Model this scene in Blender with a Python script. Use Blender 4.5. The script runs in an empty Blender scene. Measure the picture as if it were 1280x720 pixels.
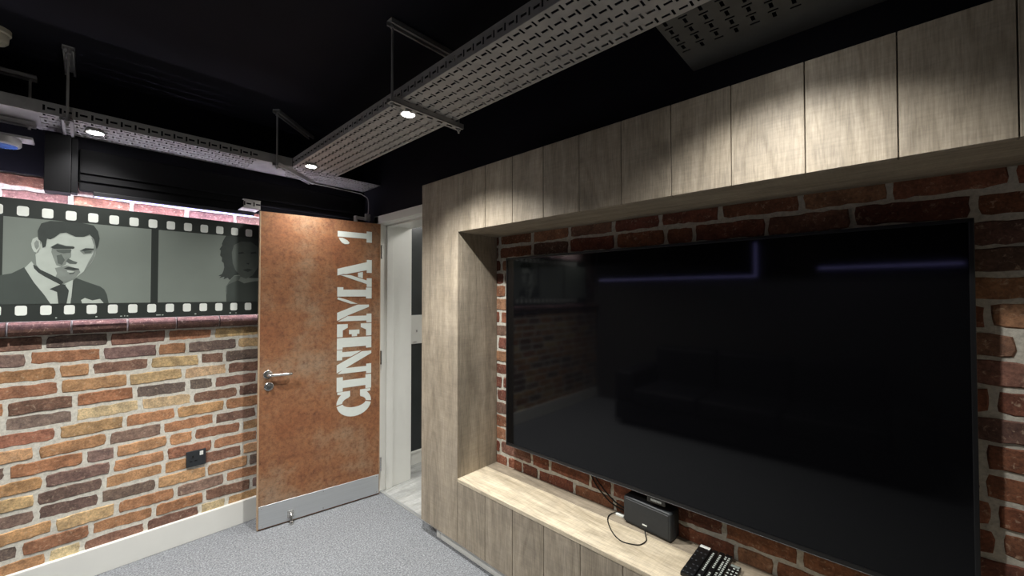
import bpy, bmesh, math, random
from mathutils import Vector, Matrix
C = bpy.context.scene.collection
PI = math.pi

# ------------------------------------------------------------------ helpers
def lin(c):
    c = c / 255.0
    return c / 12.92 if c <= 0.04045 else ((c + 0.055) / 1.055) ** 2.4
def rgb(r, g, b):
    return (lin(r), lin(g), lin(b), 1.0)

def link(o, parent=None):
    C.objects.link(o)
    if parent is not None:
        o.parent = parent
    return o

def wpos(o):
    v = Vector((0, 0, 0))
    while o is not None:
        v += o.location
        o = o.parent
    return v

def obj(name, bm, mats, parent=None, local=False, smooth=False):
    """Link a bmesh as ONE mesh object. bm is in world coordinates unless local."""
    if parent is not None and not local:
        bm.transform(Matrix.Translation(-wpos(parent)))
    bmesh.ops.recalc_face_normals(bm, faces=bm.faces)
    me = bpy.data.meshes.new(name)
    bm.to_mesh(me)
    bm.free()
    if smooth:
        for p in me.polygons:
            p.use_smooth = True
        try:
            me.set_sharp_from_angle(angle=math.radians(35))
        except Exception:
            pass
    if not isinstance(mats, (list, tuple)):
        mats = [mats]
    for m in mats:
        me.materials.append(m)
    o = bpy.data.objects.new(name, me)
    return link(o, parent)

def tag(o, label=None, cat=None, group=None, kind=None):
    if label: o['label'] = label
    if cat: o['category'] = cat
    if group: o['group'] = group
    if kind: o['kind'] = kind
    return o

def thing(name, label, cat, loc=(0, 0, 0), rz=0.0, group=None, kind=None):
    o = bpy.data.objects.new(name, None)
    o.empty_display_size = 0.05
    link(o)
    o.location = loc
    o.rotation_euler = (0, 0, rz)
    return tag(o, label, cat, group, kind)

def B():
    return bmesh.new()

def box(bm, x0, x1, y0, y1, z0, z1, bev=0.0, seg=1, mi=0):
    r = bmesh.ops.create_cube(bm, size=1.0)
    vs = r['verts']
    for v in vs:
        v.co = Vector(((x0 + x1) / 2 + v.co.x * (x1 - x0),
                       (y0 + y1) / 2 + v.co.y * (y1 - y0),
                       (z0 + z1) / 2 + v.co.z * (z1 - z0)))
    fs = list({f for v in vs for f in v.link_faces})
    for f in fs: f.material_index = mi
    if bev > 0:
        es = list({e for v in vs for e in v.link_edges})
        r = bmesh.ops.bevel(bm, geom=es, offset=bev, segments=seg, profile=0.6, affect='EDGES')
        for f in r['faces']: f.material_index = mi
        fs = list({f for f in fs if f.is_valid} | set(r['faces']))
    return fs

def frame_mat(axis):
    z = Vector(axis).normalized()
    a = Vector((0, 0, 1)) if abs(z.z) < 0.9 else Vector((1, 0, 0))
    x = a.cross(z).normalized()
    y = z.cross(x)
    return x, y, z

def lathe(bm, base, axis, prof, seg=24, cap=True, mi=0):
    """prof = [(radius, height along axis)...]"""
    x, y, z = frame_mat(axis)
    base = Vector(base)
    rings = []
    for r, h in prof:
        if r < 1e-6:
            rings.append([bm.verts.new(base + z * h)])
        else:
            rings.append([bm.verts.new(base + z * h + x * (r * math.cos(2 * PI * i / seg)) + y * (r * math.sin(2 * PI * i / seg))) for i in range(seg)])
    for a, b in zip(rings, rings[1:]):
        for i in range(seg):
            j = (i + 1) % seg
            if len(a) == 1 and len(b) == 1: continue
            if len(a) == 1: f = bm.faces.new((a[0], b[i], b[j]))
            elif len(b) == 1: f = bm.faces.new((a[i], a[j], b[0]))
            else: f = bm.faces.new((a[i], a[j], b[j], b[i]))
            f.material_index = mi
    if cap:
        for rg in (rings[0], rings[-1]):
            if len(rg) > 2:
                f = bm.faces.new(rg); f.material_index = mi

def rod(bm, p, q, r, seg=12, mi=0):
    p, q = Vector(p), Vector(q)
    lathe(bm, p, q - p, [(r, 0), (r, (q - p).length)], seg, True, mi)

def catmull(pts, n=8):
    pts = [Vector(p) for p in pts]
    P = [pts[0] * 2 - pts[1]] + pts + [pts[-1] * 2 - pts[-2]]
    out = []
    for i in range(1, len(P) - 2):
        a, b, c, d = P[i - 1], P[i], P[i + 1], P[i + 2]
        for k in range(n):
            t = k / n
            out.append(0.5 * ((2 * b) + (c - a) * t + (2 * a - 5 * b + 4 * c - d) * t * t + (3 * b - a - 3 * c + d) * t ** 3))
    out.append(pts[-1])
    return out

def tube(bm, pts, r, seg=8, n=8, mi=0):
    pts = catmull(pts, n) if n else [Vector(p) for p in pts]
    up = None
    rings = []
    for i, p in enumerate(pts):
        t = (pts[min(i + 1, len(pts) - 1)] - pts[max(i - 1, 0)]).normalized()
        if up is None:
            up = frame_mat(t)[0]
        up = (up - t * up.dot(t)).normalized()
        s = t.cross(up)
        rings.append([bm.verts.new(p + up * (r * math.cos(2 * PI * k / seg)) + s * (r * math.sin(2 * PI * k / seg))) for k in range(seg)])
    for a, b in zip(rings, rings[1:]):
        for k in range(seg):
            f = bm.faces.new((a[k], a[(k + 1) % seg], b[(k + 1) % seg], b[k])); f.material_index = mi
    bm.faces.new(rings[0]); bm.faces.new(rings[-1])

def prism(bm, pts, to3, d0, d1, mi=0):
    """Extrude a 2-D outline; to3(u, v, d) gives the 3-D point."""
    a = [bm.verts.new(to3(u, v, d0)) for u, v in pts]
    b = [bm.verts.new(to3(u, v, d1)) for u, v in pts]
    n = len(pts)
    fs = [bm.faces.new(a), bm.faces.new(b)]
    for i in range(n):
        fs.append(bm.faces.new((a[i], a[(i + 1) % n], b[(i + 1) % n], b[i])))
    for f in fs: f.material_index = mi

def rrect(cx, cy, w, h, r, n=4):
    out = []
    for sx, sy, a0 in ((1, 1, 0), (-1, 1, 90), (-1, -1, 180), (1, -1, 270)):
        for k in range(n + 1):
            a = math.radians(a0 + 90 * k / n)
            out.append((cx + sx * (w / 2 - r) + r * math.cos(a), cy + sy * (h / 2 - r) + r * math.sin(a)))
    return out

# ------------------------------------------------------------------ materials
def mat(name):
    m = bpy.data.materials.new(name)
    m.use_nodes = True
    nt = m.node_tree
    return m, nt, nt.nodes['Principled BSDF']

def simple(name, col, rough=0.5, metal=0.0, spec=0.5, noise=0.08, nscale=30.0, bump=0.0, bscale=200.0):
    """Plain surface with a little procedural mottling."""
    m, nt, p = mat(name)
    N, L = nt.nodes, nt.links
    tc = N.new('ShaderNodeTexCoord')
    nz = N.new('ShaderNodeTexNoise'); nz.inputs['Scale'].default_value = nscale; nz.inputs['Detail'].default_value = 4
    L.new(tc.outputs['Object'], nz.inputs['Vector'])
    cr = N.new('ShaderNodeValToRGB')
    cr.color_ramp.elements[0].position = 0.3; cr.color_ramp.elements[1].position = 0.7
    cr.color_ramp.elements[0].color = tuple(c * (1 - noise) for c in col[:3]) + (1,)
    cr.color_ramp.elements[1].color = tuple(min(1, c * (1 + noise)) for c in col[:3]) + (1,)
    L.new(nz.outputs['Fac'], cr.inputs['Fac'])
    L.new(cr.outputs['Color'], p.inputs['Base Color'])
    p.inputs['Roughness'].default_value = rough
    p.inputs['Metallic'].default_value = metal
    p.inputs['Specular IOR Level'].default_value = spec
    if bump > 0:
        n2 = N.new('ShaderNodeTexNoise'); n2.inputs['Scale'].default_value = bscale; n2.inputs['Detail'].default_value = 3
        L.new(tc.outputs['Object'], n2.inputs['Vector'])
        bp = N.new('ShaderNodeBump'); bp.inputs['Strength'].default_value = bump; bp.inputs['Distance'].default_value = 0.003
        L.new(n2.outputs['Fac'], bp.inputs['Height'])
        L.new(bp.outputs['Normal'], p.inputs['Normal'])
    return m

def emit(name, col, strength):
    m, nt, p = mat(name)
    p.inputs['Base Color'].default_value = (0.8, 0.8, 0.8, 1)
    p.inputs['Emission Color'].default_value = col
    p.inputs['Emission Strength'].default_value = strength
    return m

def mixc(nt, a, b, fac, mode='MIX'):
    n = nt.nodes.new('ShaderNodeMix'); n.data_type = 'RGBA'; n.blend_type = mode
    for s, v in ((0, fac), (6, a), (7, b)):
        if hasattr(v, 'is_output') or isinstance(v, bpy.types.NodeSocket):
            nt.links.new(v, n.inputs[s])
        else:
            n.inputs[s].default_value = v
    return n.outputs[2]

def noise(nt, vec, scale, detail=4, rough=0.55, dist=0.0):
    n = nt.nodes.new('ShaderNodeTexNoise')
    n.inputs['Scale'].default_value = scale; n.inputs['Detail'].default_value = detail
    n.inputs['Roughness'].default_value = rough; n.inputs['Distortion'].default_value = dist
    nt.links.new(vec, n.inputs['Vector'])
    return n.outputs['Fac']

def ramp(nt, fac, stops):
    n = nt.nodes.new('ShaderNodeValToRGB')
    e = n.color_ramp.elements
    while len(e) < len(stops): e.new(0.5)
    for i, (p, c) in enumerate(stops):
        e[i].position = p; e[i].color = c if len(c) == 4 else tuple(c) + (1,)
    nt.links.new(fac, n.inputs['Fac'])
    return n.outputs['Color']

def mapping(nt, vec, scale=(1, 1, 1)):
    n = nt.nodes.new('ShaderNodeMapping')
    n.inputs['Scale'].default_value = scale
    nt.links.new(vec, n.inputs['Vector'])
    return n

def bump(nt, h, strength, dist, p):
    b = nt.nodes.new('ShaderNodeBump')
    b.inputs['Strength'].default_value = strength; b.inputs['Distance'].default_value = dist
    nt.links.new(h, b.inputs['Height'])
    nt.links.new(b.outputs['Normal'], p.inputs['Normal'])

W0, W1 = (0, 0, 0, 1), (1, 1, 1, 1)

def brick_material():
    m, nt, p = mat('reclaimed_brick')
    tc = nt.nodes.new('ShaderNodeTexCoord'); v = tc.outputs['Object']
    at = nt.nodes.new('ShaderNodeVertexColor'); at.layer_name = 'Col'
    big = ramp(nt, noise(nt, v, 22, 6, 0.65), [(0.40, W0), (0.62, W1)])
    c = mixc(nt, at.outputs['Color'], (0.60, 0.60, 0.62, 1), 1.0, 'MULTIPLY')
    c = mixc(nt, at.outputs['Color'], c, big)
    fine = ramp(nt, noise(nt, v, 120, 5, 0.7), [(0.34, (0.74, 0.74, 0.75, 1)), (0.60, (1.28, 1.26, 1.22, 1))])
    c = mixc(nt, c, fine, 1.0, 'MULTIPLY')
    fleck = ramp(nt, noise(nt, v, 60, 6, 0.7, 0.6), [(0.57, W0), (0.72, (0.6, 0.6, 0.6, 1))])
    c = mixc(nt, c, rgb(205, 185, 160), fleck)
    nt.links.new(c, p.inputs['Base Color'])
    p.inputs['Roughness'].default_value = 0.85
    p.inputs['Specular IOR Level'].default_value = 0.3
    bump(nt, noise(nt, v, 90, 6, 0.7), 0.4, 0.004, p)
    return m

def mortar_material(name, a, b):
    m, nt, p = mat(name)
    tc = nt.nodes.new('ShaderNodeTexCoord'); v = tc.outputs['Object']
    c = ramp(nt, noise(nt, v, 70, 6, 0.7), [(0.25, a), (0.6, b)])
    nt.links.new(c, p.inputs['Base Color'])
    p.inputs['Roughness'].default_value = 0.95
    bump(nt, noise(nt, v, 160, 6, 0.75), 0.4, 0.004, p)
    return m

def wood_material(name, along, dark, light, tint=0.35):
    m, nt, p = mat(name)
    N, L = nt.nodes, nt.links
    tc = N.new('ShaderNodeTexCoord')
    at = N.new('ShaderNodeVertexColor'); at.layer_name = 'Col'
    sc = N.new('ShaderNodeVectorMath'); sc.operation = 'SCALE'; sc.inputs['Scale'].default_value = 17.0
    L.new(at.outputs['Color'], sc.inputs[0])
    ad = N.new('ShaderNodeVectorMath'); ad.operation = 'ADD'
    L.new(tc.outputs['Object'], ad.inputs[0]); L.new(sc.outputs['Vector'], ad.inputs[1])
    def ax(a, c): return tuple(a if i == along else c for i in range(3))
    g1 = noise(nt, mapping(nt, ad.outputs['Vector'], ax(0.7, 9)).outputs[0], 1.0, 7, 0.62, 1.4)
    g2 = noise(nt, mapping(nt, ad.outputs['Vector'], ax(14, 200)).outputs[0], 1.0, 4, 0.6, 0.3)
    sw = noise(nt, mapping(nt, ad.outputs['Vector'], ax(150, 10)).outputs[0], 1.0, 3, 0.6, 0.2)
    blot = noise(nt, ad.outputs['Vector'], 7.0, 8, 0.75)
    c = ramp(nt, g1, [(0.3, dark), (0.66, light)])
    m1 = N.new('ShaderNodeMath'); m1.operation = 'MULTIPLY'; m1.inputs[1].default_value = 75.0
    L.new(noise(nt, mapping(nt, ad.outputs['Vector'], ax(0.8, 5)).outputs[0], 1.0, 2, 0.4, 0.6), m1.inputs[0])
    m2 = N.new('ShaderNodeMath'); m2.operation = 'SINE'; L.new(m1.outputs[0], m2.inputs[0])
    m3 = N.new('ShaderNodeMath'); m3.operation = 'MULTIPLY_ADD'; m3.inputs[1].default_value = 0.5; m3.inputs[2].default_value = 0.5
    L.new(m2.outputs[0], m3.inputs[0])
    f1 = ramp(nt, m3.outputs[0], [(0.0, (0.80, 0.79, 0.77, 1)), (0.45, (1.02, 1.02, 1.02, 1))])
    c = mixc(nt, c, f1, 0.6, 'MULTIPLY')
    f2 = ramp(nt, g2, [(0.32, (0.74, 0.73, 0.72, 1)), (0.6, (1.05, 1.05, 1.05, 1))])
    c = mixc(nt, c, f2, 0.9, 'MULTIPLY')
    f3 = ramp(nt, sw, [(0.36, (0.90, 0.90, 0.90, 1)), (0.6, (1.03, 1.03, 1.03, 1))])
    c = mixc(nt, c, f3, 0.7, 'MULTIPLY')
    f4 = ramp(nt, blot, [(0.36, (0.78, 0.78, 0.79, 1)), (0.62, (1.06, 1.05, 1.03, 1))])
    c = mixc(nt, c, f4, 0.8, 'MULTIPLY')
    kn = ramp(nt, noise(nt, mapping(nt, ad.outputs['Vector'], ax(4.5, 13)).outputs[0], 1.0, 2, 0.4), [(0.70, W0), (0.80, (0.6, 0.6, 0.6, 1))])
    c = mixc(nt, c, tuple(d * 0.55 for d in dark[:3]) + (1,), kn)
    sep = N.new('ShaderNodeSeparateColor'); L.new(at.outputs['Color'], sep.inputs['Color'])
    tn = ramp(nt, sep.outputs['Blue'], [(0.0, (1 - 0.26 * tint,) * 3 + (1,)), (1.0, (1 + 0.16 * tint,) * 3 + (1,))])
    c = mixc(nt, c, tn, 1.0, 'MULTIPLY')
    L.new(c, p.inputs['Base Color'])
    p.inputs['Roughness'].default_value = 0.55
    p.inputs['Specular IOR Level'].default_value = 0.35
    h = mixc(nt, g2, sw, 0.4)
    bump(nt, h, 0.22, 0.002, p)
    return m

def carpet_material():
    m, nt, p = mat('grey_carpet')
    tc = nt.nodes.new('ShaderNodeTexCoord'); v = tc.outputs['Object']
    a = noise(nt, v, 115, 5, 0.85)
    b = noise(nt, v, 26, 5, 0.65)
    c = ramp(nt, a, [(0.34, rgb(84, 87, 91)), (0.50, rgb(130, 133, 137)), (0.66, rgb(178, 181, 184))])
    c = mixc(nt, c, ramp(nt, b, [(0.3, (0.9, 0.9, 0.9, 1)), (0.7, (1.06, 1.06, 1.06, 1))]), 1.0, 'MULTIPLY')
    nt.links.new(c, p.inputs['Base Color'])
    p.inputs['Roughness'].default_value = 1.0
    p.inputs['Specular IOR Level'].default_value = 0.05
    bump(nt, a, 0.6, 0.006, p)
    return m

def rust_material():
    m, nt, p = mat('rusted_steel')
    tc = nt.nodes.new('ShaderNodeTexCoord'); v = tc.outputs['Object']
    n1 = noise(nt, v, 2.6, 5, 0.6)
    n2 = noise(nt, v, 42, 8, 0.8)
    n3 = noise(nt, v, 120, 5, 0.8)
    n4 = noise(nt, v, 13, 8, 0.75)
    c = ramp(nt, n1, [(0.32, rgb(136, 88, 60)), (0.48, rgb(146, 102, 72)), (0.58, rgb(150, 118, 92)), (0.72, rgb(152, 132, 112))])
    c = mixc(nt, c, rgb(112, 72, 54), ramp(nt, n4, [(0.50, W0), (0.66, (0.7, 0.7, 0.7, 1))]))
    c = mixc(nt, c, ramp(nt, n2, [(0.34, (0.50, 0.46, 0.42, 1)), (0.51, (.95, .95, .95, 1)), (0.63, (1.16, 1.05, 0.92, 1))]), 1.0, 'MULTIPLY')
    c = mixc(nt, c, rgb(200, 150, 98), ramp(nt, n3, [(0.58, W0), (0.70, (0.5, 0.5, 0.5, 1))]))
    nt.links.new(c, p.inputs['Base Color'])
    p.inputs['Roughness'].default_value = 0.6
    p.inputs['Specular IOR Level'].default_value = 0.3
    bump(nt, n2, 0.2, 0.002, p)
    return m

def brushed(name, col, rough=0.35):
    m, nt, p = mat(name)
    tc = nt.nodes.new('ShaderNodeTexCoord')
    n = noise(nt, mapping(nt, tc.outputs['Object'], (3, 200, 200)).outputs[0], 1.0, 3, 0.6)
    c = ramp(nt, n, [(0.3, tuple(x * 0.9 for x in col[:3]) + (1,)), (0.7, col)])
    nt.links.new(c, p.inputs['Base Color'])
    p.inputs['Metallic'].default_value = 0.75
    p.inputs['Roughness'].default_value = rough
    return m

M = {}
M['brick'] = brick_material()
M['mortar'] = mortar_material('lime_mortar', rgb(180, 177, 166), rgb(222, 218, 206))
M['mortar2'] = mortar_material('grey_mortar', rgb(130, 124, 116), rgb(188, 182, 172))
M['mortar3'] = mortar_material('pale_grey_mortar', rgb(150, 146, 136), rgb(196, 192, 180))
M['wood_z'] = wood_material('sawn_oak_vertical', 2, rgb(144, 134, 118), rgb(172, 161, 144))
M['wood_y'] = wood_material('sawn_oak_lit_shelf', 1, rgb(176, 163, 139), rgb(216, 204, 180))  # same oak as the cladding, lightened so the shelf looks strongly lit
M['wood_y2'] = wood_material('sawn_oak_grey_board_shaded_soffit', 1, rgb(134, 124, 108), rgb(164, 153, 135))
M['vinyl'] = wood_material('grey_plank_vinyl', 0, rgb(160, 162, 160), rgb(196, 198, 196))
M['carpet'] = carpet_material()
M['rust'] = rust_material()
M['steel'] = brushed('brushed_steel', (0.62, 0.64, 0.65, 1), 0.42)
M['galv'] = simple('galvanised_steel', rgb(168, 166, 163), 0.6, 0.3, 0.4, 0.12, 14)
M['chrome'] = simple('satin_chrome', rgb(200, 198, 194), 0.22, 0.95, 0.5, 0.04)
M['white'] = simple('white_gloss_paint', rgb(226, 226, 220), 0.4, 0, 0.5, 0.02, 8)
M['black_paint'] = simple('black_navy_paint', rgb(19, 19, 27), 0.8, 0, 0.2, 0.15, 3, 0.15, 120)
M['matt_black'] = simple('matt_black_paint', rgb(10, 10, 13), 0.8, 0, 0.2, 0.1, 5)
M['charcoal'] = simple('charcoal_leather', rgb(40, 40, 44), 0.55, 0, 0.3, 0.12, 9, 0.2, 90)
M['dim_galv'] = simple('dimmed_galvanised_steel', rgb(84, 83, 80), 0.6, 0.1, 0.3, 0.12, 14)  # galvanised steel darkened, the branch's dim light put into its colour
M['grey_wall'] = simple('mid_grey_paint', rgb(84, 82, 80), 0.8)
M['black_gloss'] = simple('black_satin_paint', rgb(20, 20, 24), 0.5, 0, 0.5, 0.1, 5)
M['screen'] = simple('screen_glass', rgb(7, 7, 9), 0.06, 0, 0.3, 0.05, 2)
M['bezel'] = simple('black_plastic', rgb(16, 16, 17), 0.35, 0, 0.5, 0.05)
M['plastic'] = simple('charcoal_plastic', rgb(44, 47, 50), 0.5, 0, 0.4, 0.08, 60, 0.1, 400)
M['rubber'] = simple('black_rubber', rgb(20, 19, 18), 0.6, 0, 0.3, 0.08)
M['grey_print'] = simple('grey_print', rgb(150, 154, 150), 0.6)
M['silver_line'] = simple('silver_trim', rgb(80, 80, 80), 0.5, 0.4)
M['letter'] = simple('pale_stencil_paint', rgb(214, 220, 214), 0.6, 0, 0.3, 0.03, 40)
M['cream'] = simple('cream_plastic', rgb(205, 198, 178), 0.5)
M['film_black'] = simple('film_border_print', rgb(44, 49, 46), 0.5, 0, 0.4, 0.06, 4)
M['film_grey'] = simple('film_grey_print', rgb(120, 128, 121), 0.5, 0, 0.4, 0.10, 2.2)
M['film_hole'] = simple('film_white_print', rgb(226, 230, 224), 0.5, 0, 0.4, 0.02)
M['p_light'] = simple('print_light_grey', rgb(178, 186, 178), 0.5, 0, 0.4, 0.05, 20)
M['p_mid'] = simple('print_mid_grey', rgb(126, 133, 127), 0.5, 0, 0.4, 0.08, 30)
M['p_shade'] = simple('print_shade_grey', rgb(88, 95, 90), 0.5, 0, 0.4, 0.08, 30)
M['p_dark'] = simple('print_dark_grey', rgb(56, 62, 59), 0.5, 0, 0.4, 0.08, 30)
M['p_suit'] = simple('print_suit_grey', rgb(66, 73, 69), 0.5, 0, 0.4, 0.05, 12)
M['led'] = emit('led_strip_glow', (0.84, 0.80, 1.0, 1), 20.0)
M['led_top'] = emit('led_strip_top_glow', (0.84, 0.80, 1.0, 1), 58.0)
M['led_blue'] = emit('blue_led_glow', (0.30, 0.28, 1.0, 1), 3.0)
M['led_edge'] = emit('blue_led_edge', (0.42, 0.40, 1.0, 1), 3.0)
M['lamp'] = emit('lamp_lens_glow', (1.0, 0.98, 0.93, 1), 60.0)
M['blue_glass'] = simple('blue_coated_glass', rgb(86, 120, 190), 0.15, 0.2, 0.6, 0.35, 40)
M['dark_glass'] = simple('dark_glass', rgb(46, 50, 50), 0.25, 0, 0.5, 0.12, 3)
M['edge_wood'] = simple('door_edge_lipping', rgb(176, 150, 122), 0.5, 0, 0.4, 0.1, 40)

def colour(bm, faces, col):
    l = bm.loops.layers.float_color.get('Col') or bm.loops.layers.float_color.new('Col')
    for f in faces:
        for lp in f.loops: lp[l] = col

# ------------------------------------------------------------------ camera
cam = bpy.data.cameras.new('camera')
cam.sensor_width = 36.0
cam.lens = 36.0 * 496.0 / 1280.0
cam.clip_start = 0.02
co = link(bpy.data.objects.new('camera', cam))
H = 1.466
co.location = (0, 0, H)
co.rotation_euler = (PI / 2 + math.atan(8 / 496.0), 0, -math.atan2(0.7307, 0.6827))
bpy.context.scene.camera = co

# ------------------------------------------------------------------ room shell
XR, YB, ZC = 1.5, 3.03, 2.6          # doorway wall face, brick wall face, ceiling
XL, YN = -1.7, -1.9
def struct(name, bm, m, label, parent=None):
    o = obj(name, bm, m, parent)
    return tag(o, label, None, None, 'structure')

bm = B(); box(bm, XL - .1, 1.52, YN - .1, YB + .15, -.06, 0)
struct('floor', bm, M['carpet'], 'grey flecked carpet floor')
bm = B()
rng = random.Random(4)
y = 1.2
while y < 3.2:
    fs = box(bm, 1.52, 3.4, y, y + .1485, -.06, 0, .0008); colour(bm, fs, (rng.random(), rng.random(), rng.random(), 1)); y += .15
struct('floor_corridor', bm, M['vinyl'], 'pale grey plank floor of the corridor beyond the doorway')
bm = B(); box(bm, XL - .1, 3.5, YN - .1, 3.3, ZC, ZC + .1)
struct('ceiling', bm, M['black_paint'], 'black painted ceiling')
bm = B(); box(bm, XL - .1, XL, YN, YB + .1, 0, ZC)
struct('wall_left', bm, M['grey_wall'], 'grey painted wall facing the television')
bm = B(); box(bm, XL - .1, 1.76, YN - .1, YN, 0, ZC)
struct('wall_near', bm, M['grey_wall'], 'grey painted wall behind the viewer')

# wall with the doorway and the television recess
bm = B()
R0, R1, S0, S1 = -0.345, 1.755, .433, 1.82     # recess Y range, Z range
for y0, y1, z0, z1 in ((YN, 3.15, 2.15, ZC), (1.775, 1.96, 0, 2.15), (1.96, 2.78, 2.02, 2.15), (2.78, 3.15, 0, 2.15),
                       (YN, R0, 0, 2.15), (R0, 1.775, 0, S0 - .02), (R0, 1.775, S1 + .02, 2.15)):
    box(bm, XR, 1.745, y0, y1, z0, z1)
struct('wall_right', bm, M['black_paint'], 'black painted wall over the wood surround and doorway')

def bricks(name, label, to3, u0, u1, v0, v1, pitch, joint, seed, pal, mort, depth=.0035, length=(.20, .235), cuts=()):
    """One brick wall: a mortar bed and irregular bricks standing a few mm proud."""
    rg = random.Random(seed)
    bm = B()
    n = int(round((v1 - v0) / pitch)); pitch = (v1 - v0) / n
    # mortar bed
    c = [to3(u, v, d) for u in (u0, u1) for v in (v0, v1) for d in (-.1, -depth)]
    vs = [bm.verts.new(p) for p in c]
    for q in ((0, 1, 3, 2), (4, 5, 7, 6), (0, 1, 5, 4), (2, 3, 7, 6), (0, 2, 6, 4), (1, 3, 7, 5)):
        f = bm.faces.new([vs[i] for i in q]); f.material_index = 1
    for r in range(n):
        vc = v0 + (r + .5) * pitch
        u = u0 - rg.uniform(0, .2)
        while u < u1:
            Lb = rg.uniform(*length) if rg.random() > .2 else rg.uniform(.095, .125)
            j = joint * rg.uniform(.8, 1.3)
            a, b = max(u0, u + j / 2), min(u1, u + Lb + j / 2)
            u += Lb + j
            if b - a < .025: continue
            hh = (pitch - joint * rg.uniform(.85, 1.15)) / 2
            dv = rg.uniform(-.0025, .0025); tilt = rg.uniform(-.003, .003)
            na = max(3, int((b - a) / .022))
            ring = []
            for i in range(na + 1): ring.append((a + (b - a) * i / na, -hh))
            for i in range(1, 3): ring.append((b, -hh + 2 * hh * i / 3))
            for i in range(na + 1): ring.append((b - (b - a) * i / na, hh))
            for i in range(1, 3): ring.append((a, hh - 2 * hh * i / 3))
            mid = (a + b) / 2
            pts = []
            for (pu, pv) in ring:
                corner = abs(abs(pv) - hh) < 1e-6 and (abs(pu - a) < 1e-6 or abs(pu - b) < 1e-6)
                k = .0022 if corner else 0
                pts.append((pu + rg.uniform(-.003, .003) + (k if pu < mid else -k),
                            vc + dv + pv + rg.uniform(-.0030, .0030) - (k if pv > 0 else -k) + tilt * (pu - mid) / .1))
            cu, cv = mid, vc + dv
            dd = rg.uniform(-.003, .002)
            r0 = [bm.verts.new(to3(pu, pv, -depth - .004)) for pu, pv in pts]
            r1 = [bm.verts.new(to3(pu, pv, dd - .003)) for pu, pv in pts]
            r2 = [bm.verts.new(to3(pu - .0035 * (1 if pu > cu else -1), pv - .0035 * (1 if pv > cv else -1), dd)) for pu, pv in pts]
            fs = []
            m_ = len(pts)
            for q0, q1 in ((r0, r1), (r1, r2)):
                for i in range(m_):
                    fs.append(bm.faces.new((q0[i], q0[(i + 1) % m_], q1[(i + 1) % m_], q1[i])))
            fs.append(bm.faces.new(r2))
            c = list(rg.choice(pal)); s = rg.uniform(.85, 1.12)
            colour(bm, fs, tuple(min(1, x * s * rg.uniform(.95, 1.05)) for x in c[:3]) + (1,))
    return struct(name, bm, [M['brick'], mort], label)

PAL_A = [rgb(*c) for c in ((196, 146, 98), (200, 154, 104), (186, 134, 90), (178, 124, 86), (208, 172, 122), (216, 188, 142),
                           (168, 116, 86), (150, 108, 90), (128, 104, 94), (120, 102, 92), (140, 114, 102), (190, 140, 94), (132, 98, 82), (182, 128, 84))]
def desat(c, k=.12):
    g = .3 * c[0] + .6 * c[1] + .1 * c[2]
    return tuple(x + (g - x) * k for x in c[:3]) + (1,)
PAL_A = [desat(c) for c in PAL_A]
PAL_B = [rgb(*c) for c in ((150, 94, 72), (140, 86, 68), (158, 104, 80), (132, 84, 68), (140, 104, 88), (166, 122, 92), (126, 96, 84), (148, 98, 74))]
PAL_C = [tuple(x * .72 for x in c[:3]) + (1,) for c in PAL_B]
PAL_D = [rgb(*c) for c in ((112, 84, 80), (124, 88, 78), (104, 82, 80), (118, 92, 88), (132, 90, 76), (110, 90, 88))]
SK = .143
bricks('wall_far', 'reclaimed multicoloured brick wall with pale mortar', lambda u, v, d: (u, YB - d, v), -1.7, 1.5, SK - .02, 1.265, .0745, .0155, 11, PAL_A, M['mortar'])
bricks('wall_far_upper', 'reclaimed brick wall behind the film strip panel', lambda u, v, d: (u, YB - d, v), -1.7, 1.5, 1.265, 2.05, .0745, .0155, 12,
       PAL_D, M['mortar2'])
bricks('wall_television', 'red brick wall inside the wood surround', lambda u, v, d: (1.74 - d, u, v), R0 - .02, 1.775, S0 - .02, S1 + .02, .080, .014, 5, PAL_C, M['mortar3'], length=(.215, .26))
bm = B(); box(bm, XL, 1.5, YB - .005, YB + .1, 2.05, ZC)
struct('wall_far_top', bm, M['black_paint'], 'black painted band of wall above the bricks')

# bullnose brick ledge under the film strip
bm = B()
rng = random.Random(8)
x = -1.68
while x < 1.48:
    w = .2035
    prof = []
    cy, cz = 3.010, 1.297
    a0, a1 = x + .004, min(1.498, x + w - .004)
    pr = [(YB, 1.268), (3.008, 1.266)] + [(3.006 - .03 * math.sin(PI * k / 8), 1.299 - .033 * math.cos(PI * k / 8)) for k in range(9)] + [(YB, 1.333)]
    j = [rng.uniform(-.0015, .0015) for _ in pr]
    fs0 = len(bm.faces)
    A_ = [bm.verts.new((a0, p[0] + q, p[1])) for p, q in zip(pr, j)]
    B_ = [bm.verts.new((a1, p[0] + q, p[1])) for p, q in zip(pr, j)]
    fs = [bm.faces.new(A_), bm.faces.new(B_)] + [bm.faces.new((A_[i], A_[(i + 1) % len(pr)], B_[(i + 1) % len(pr)], B_[i])) for i in range(len(pr))]
    s = rng.uniform(.85, 1.1)
    colour(bm, fs, tuple(q * s for q in rgb(100, 74, 66)[:3]) + (1,))
    x += w
fs = box(bm, XL, 1.5, 3.012, YB, 1.27, 1.329)
for f in fs: f.material_index = 1
struct('trim_1', bm, [M['brick'], M['mortar']], 'rounded purple brown brick ledge along the wall')

bm = B(); box(bm, XL, 1.485, 3.012, YB + .01, 0, SK, .004, 2)
struct('baseboard_far', bm, M['white'], 'white skirting board under the brick wall')

# black bulkhead along the top of the brick wall
bm = B(); box(bm, -.035, 1.49, 2.998, YB, 1.998, 2.215, .006, 2)
for zz in (2.05, 2.09): box(bm, -.03, 1.485, 2.990, 3.0, zz, zz + .012)
struct('trim_2', bm, M['matt_black'], 'black satin bulkhead above the brick wall')

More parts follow.
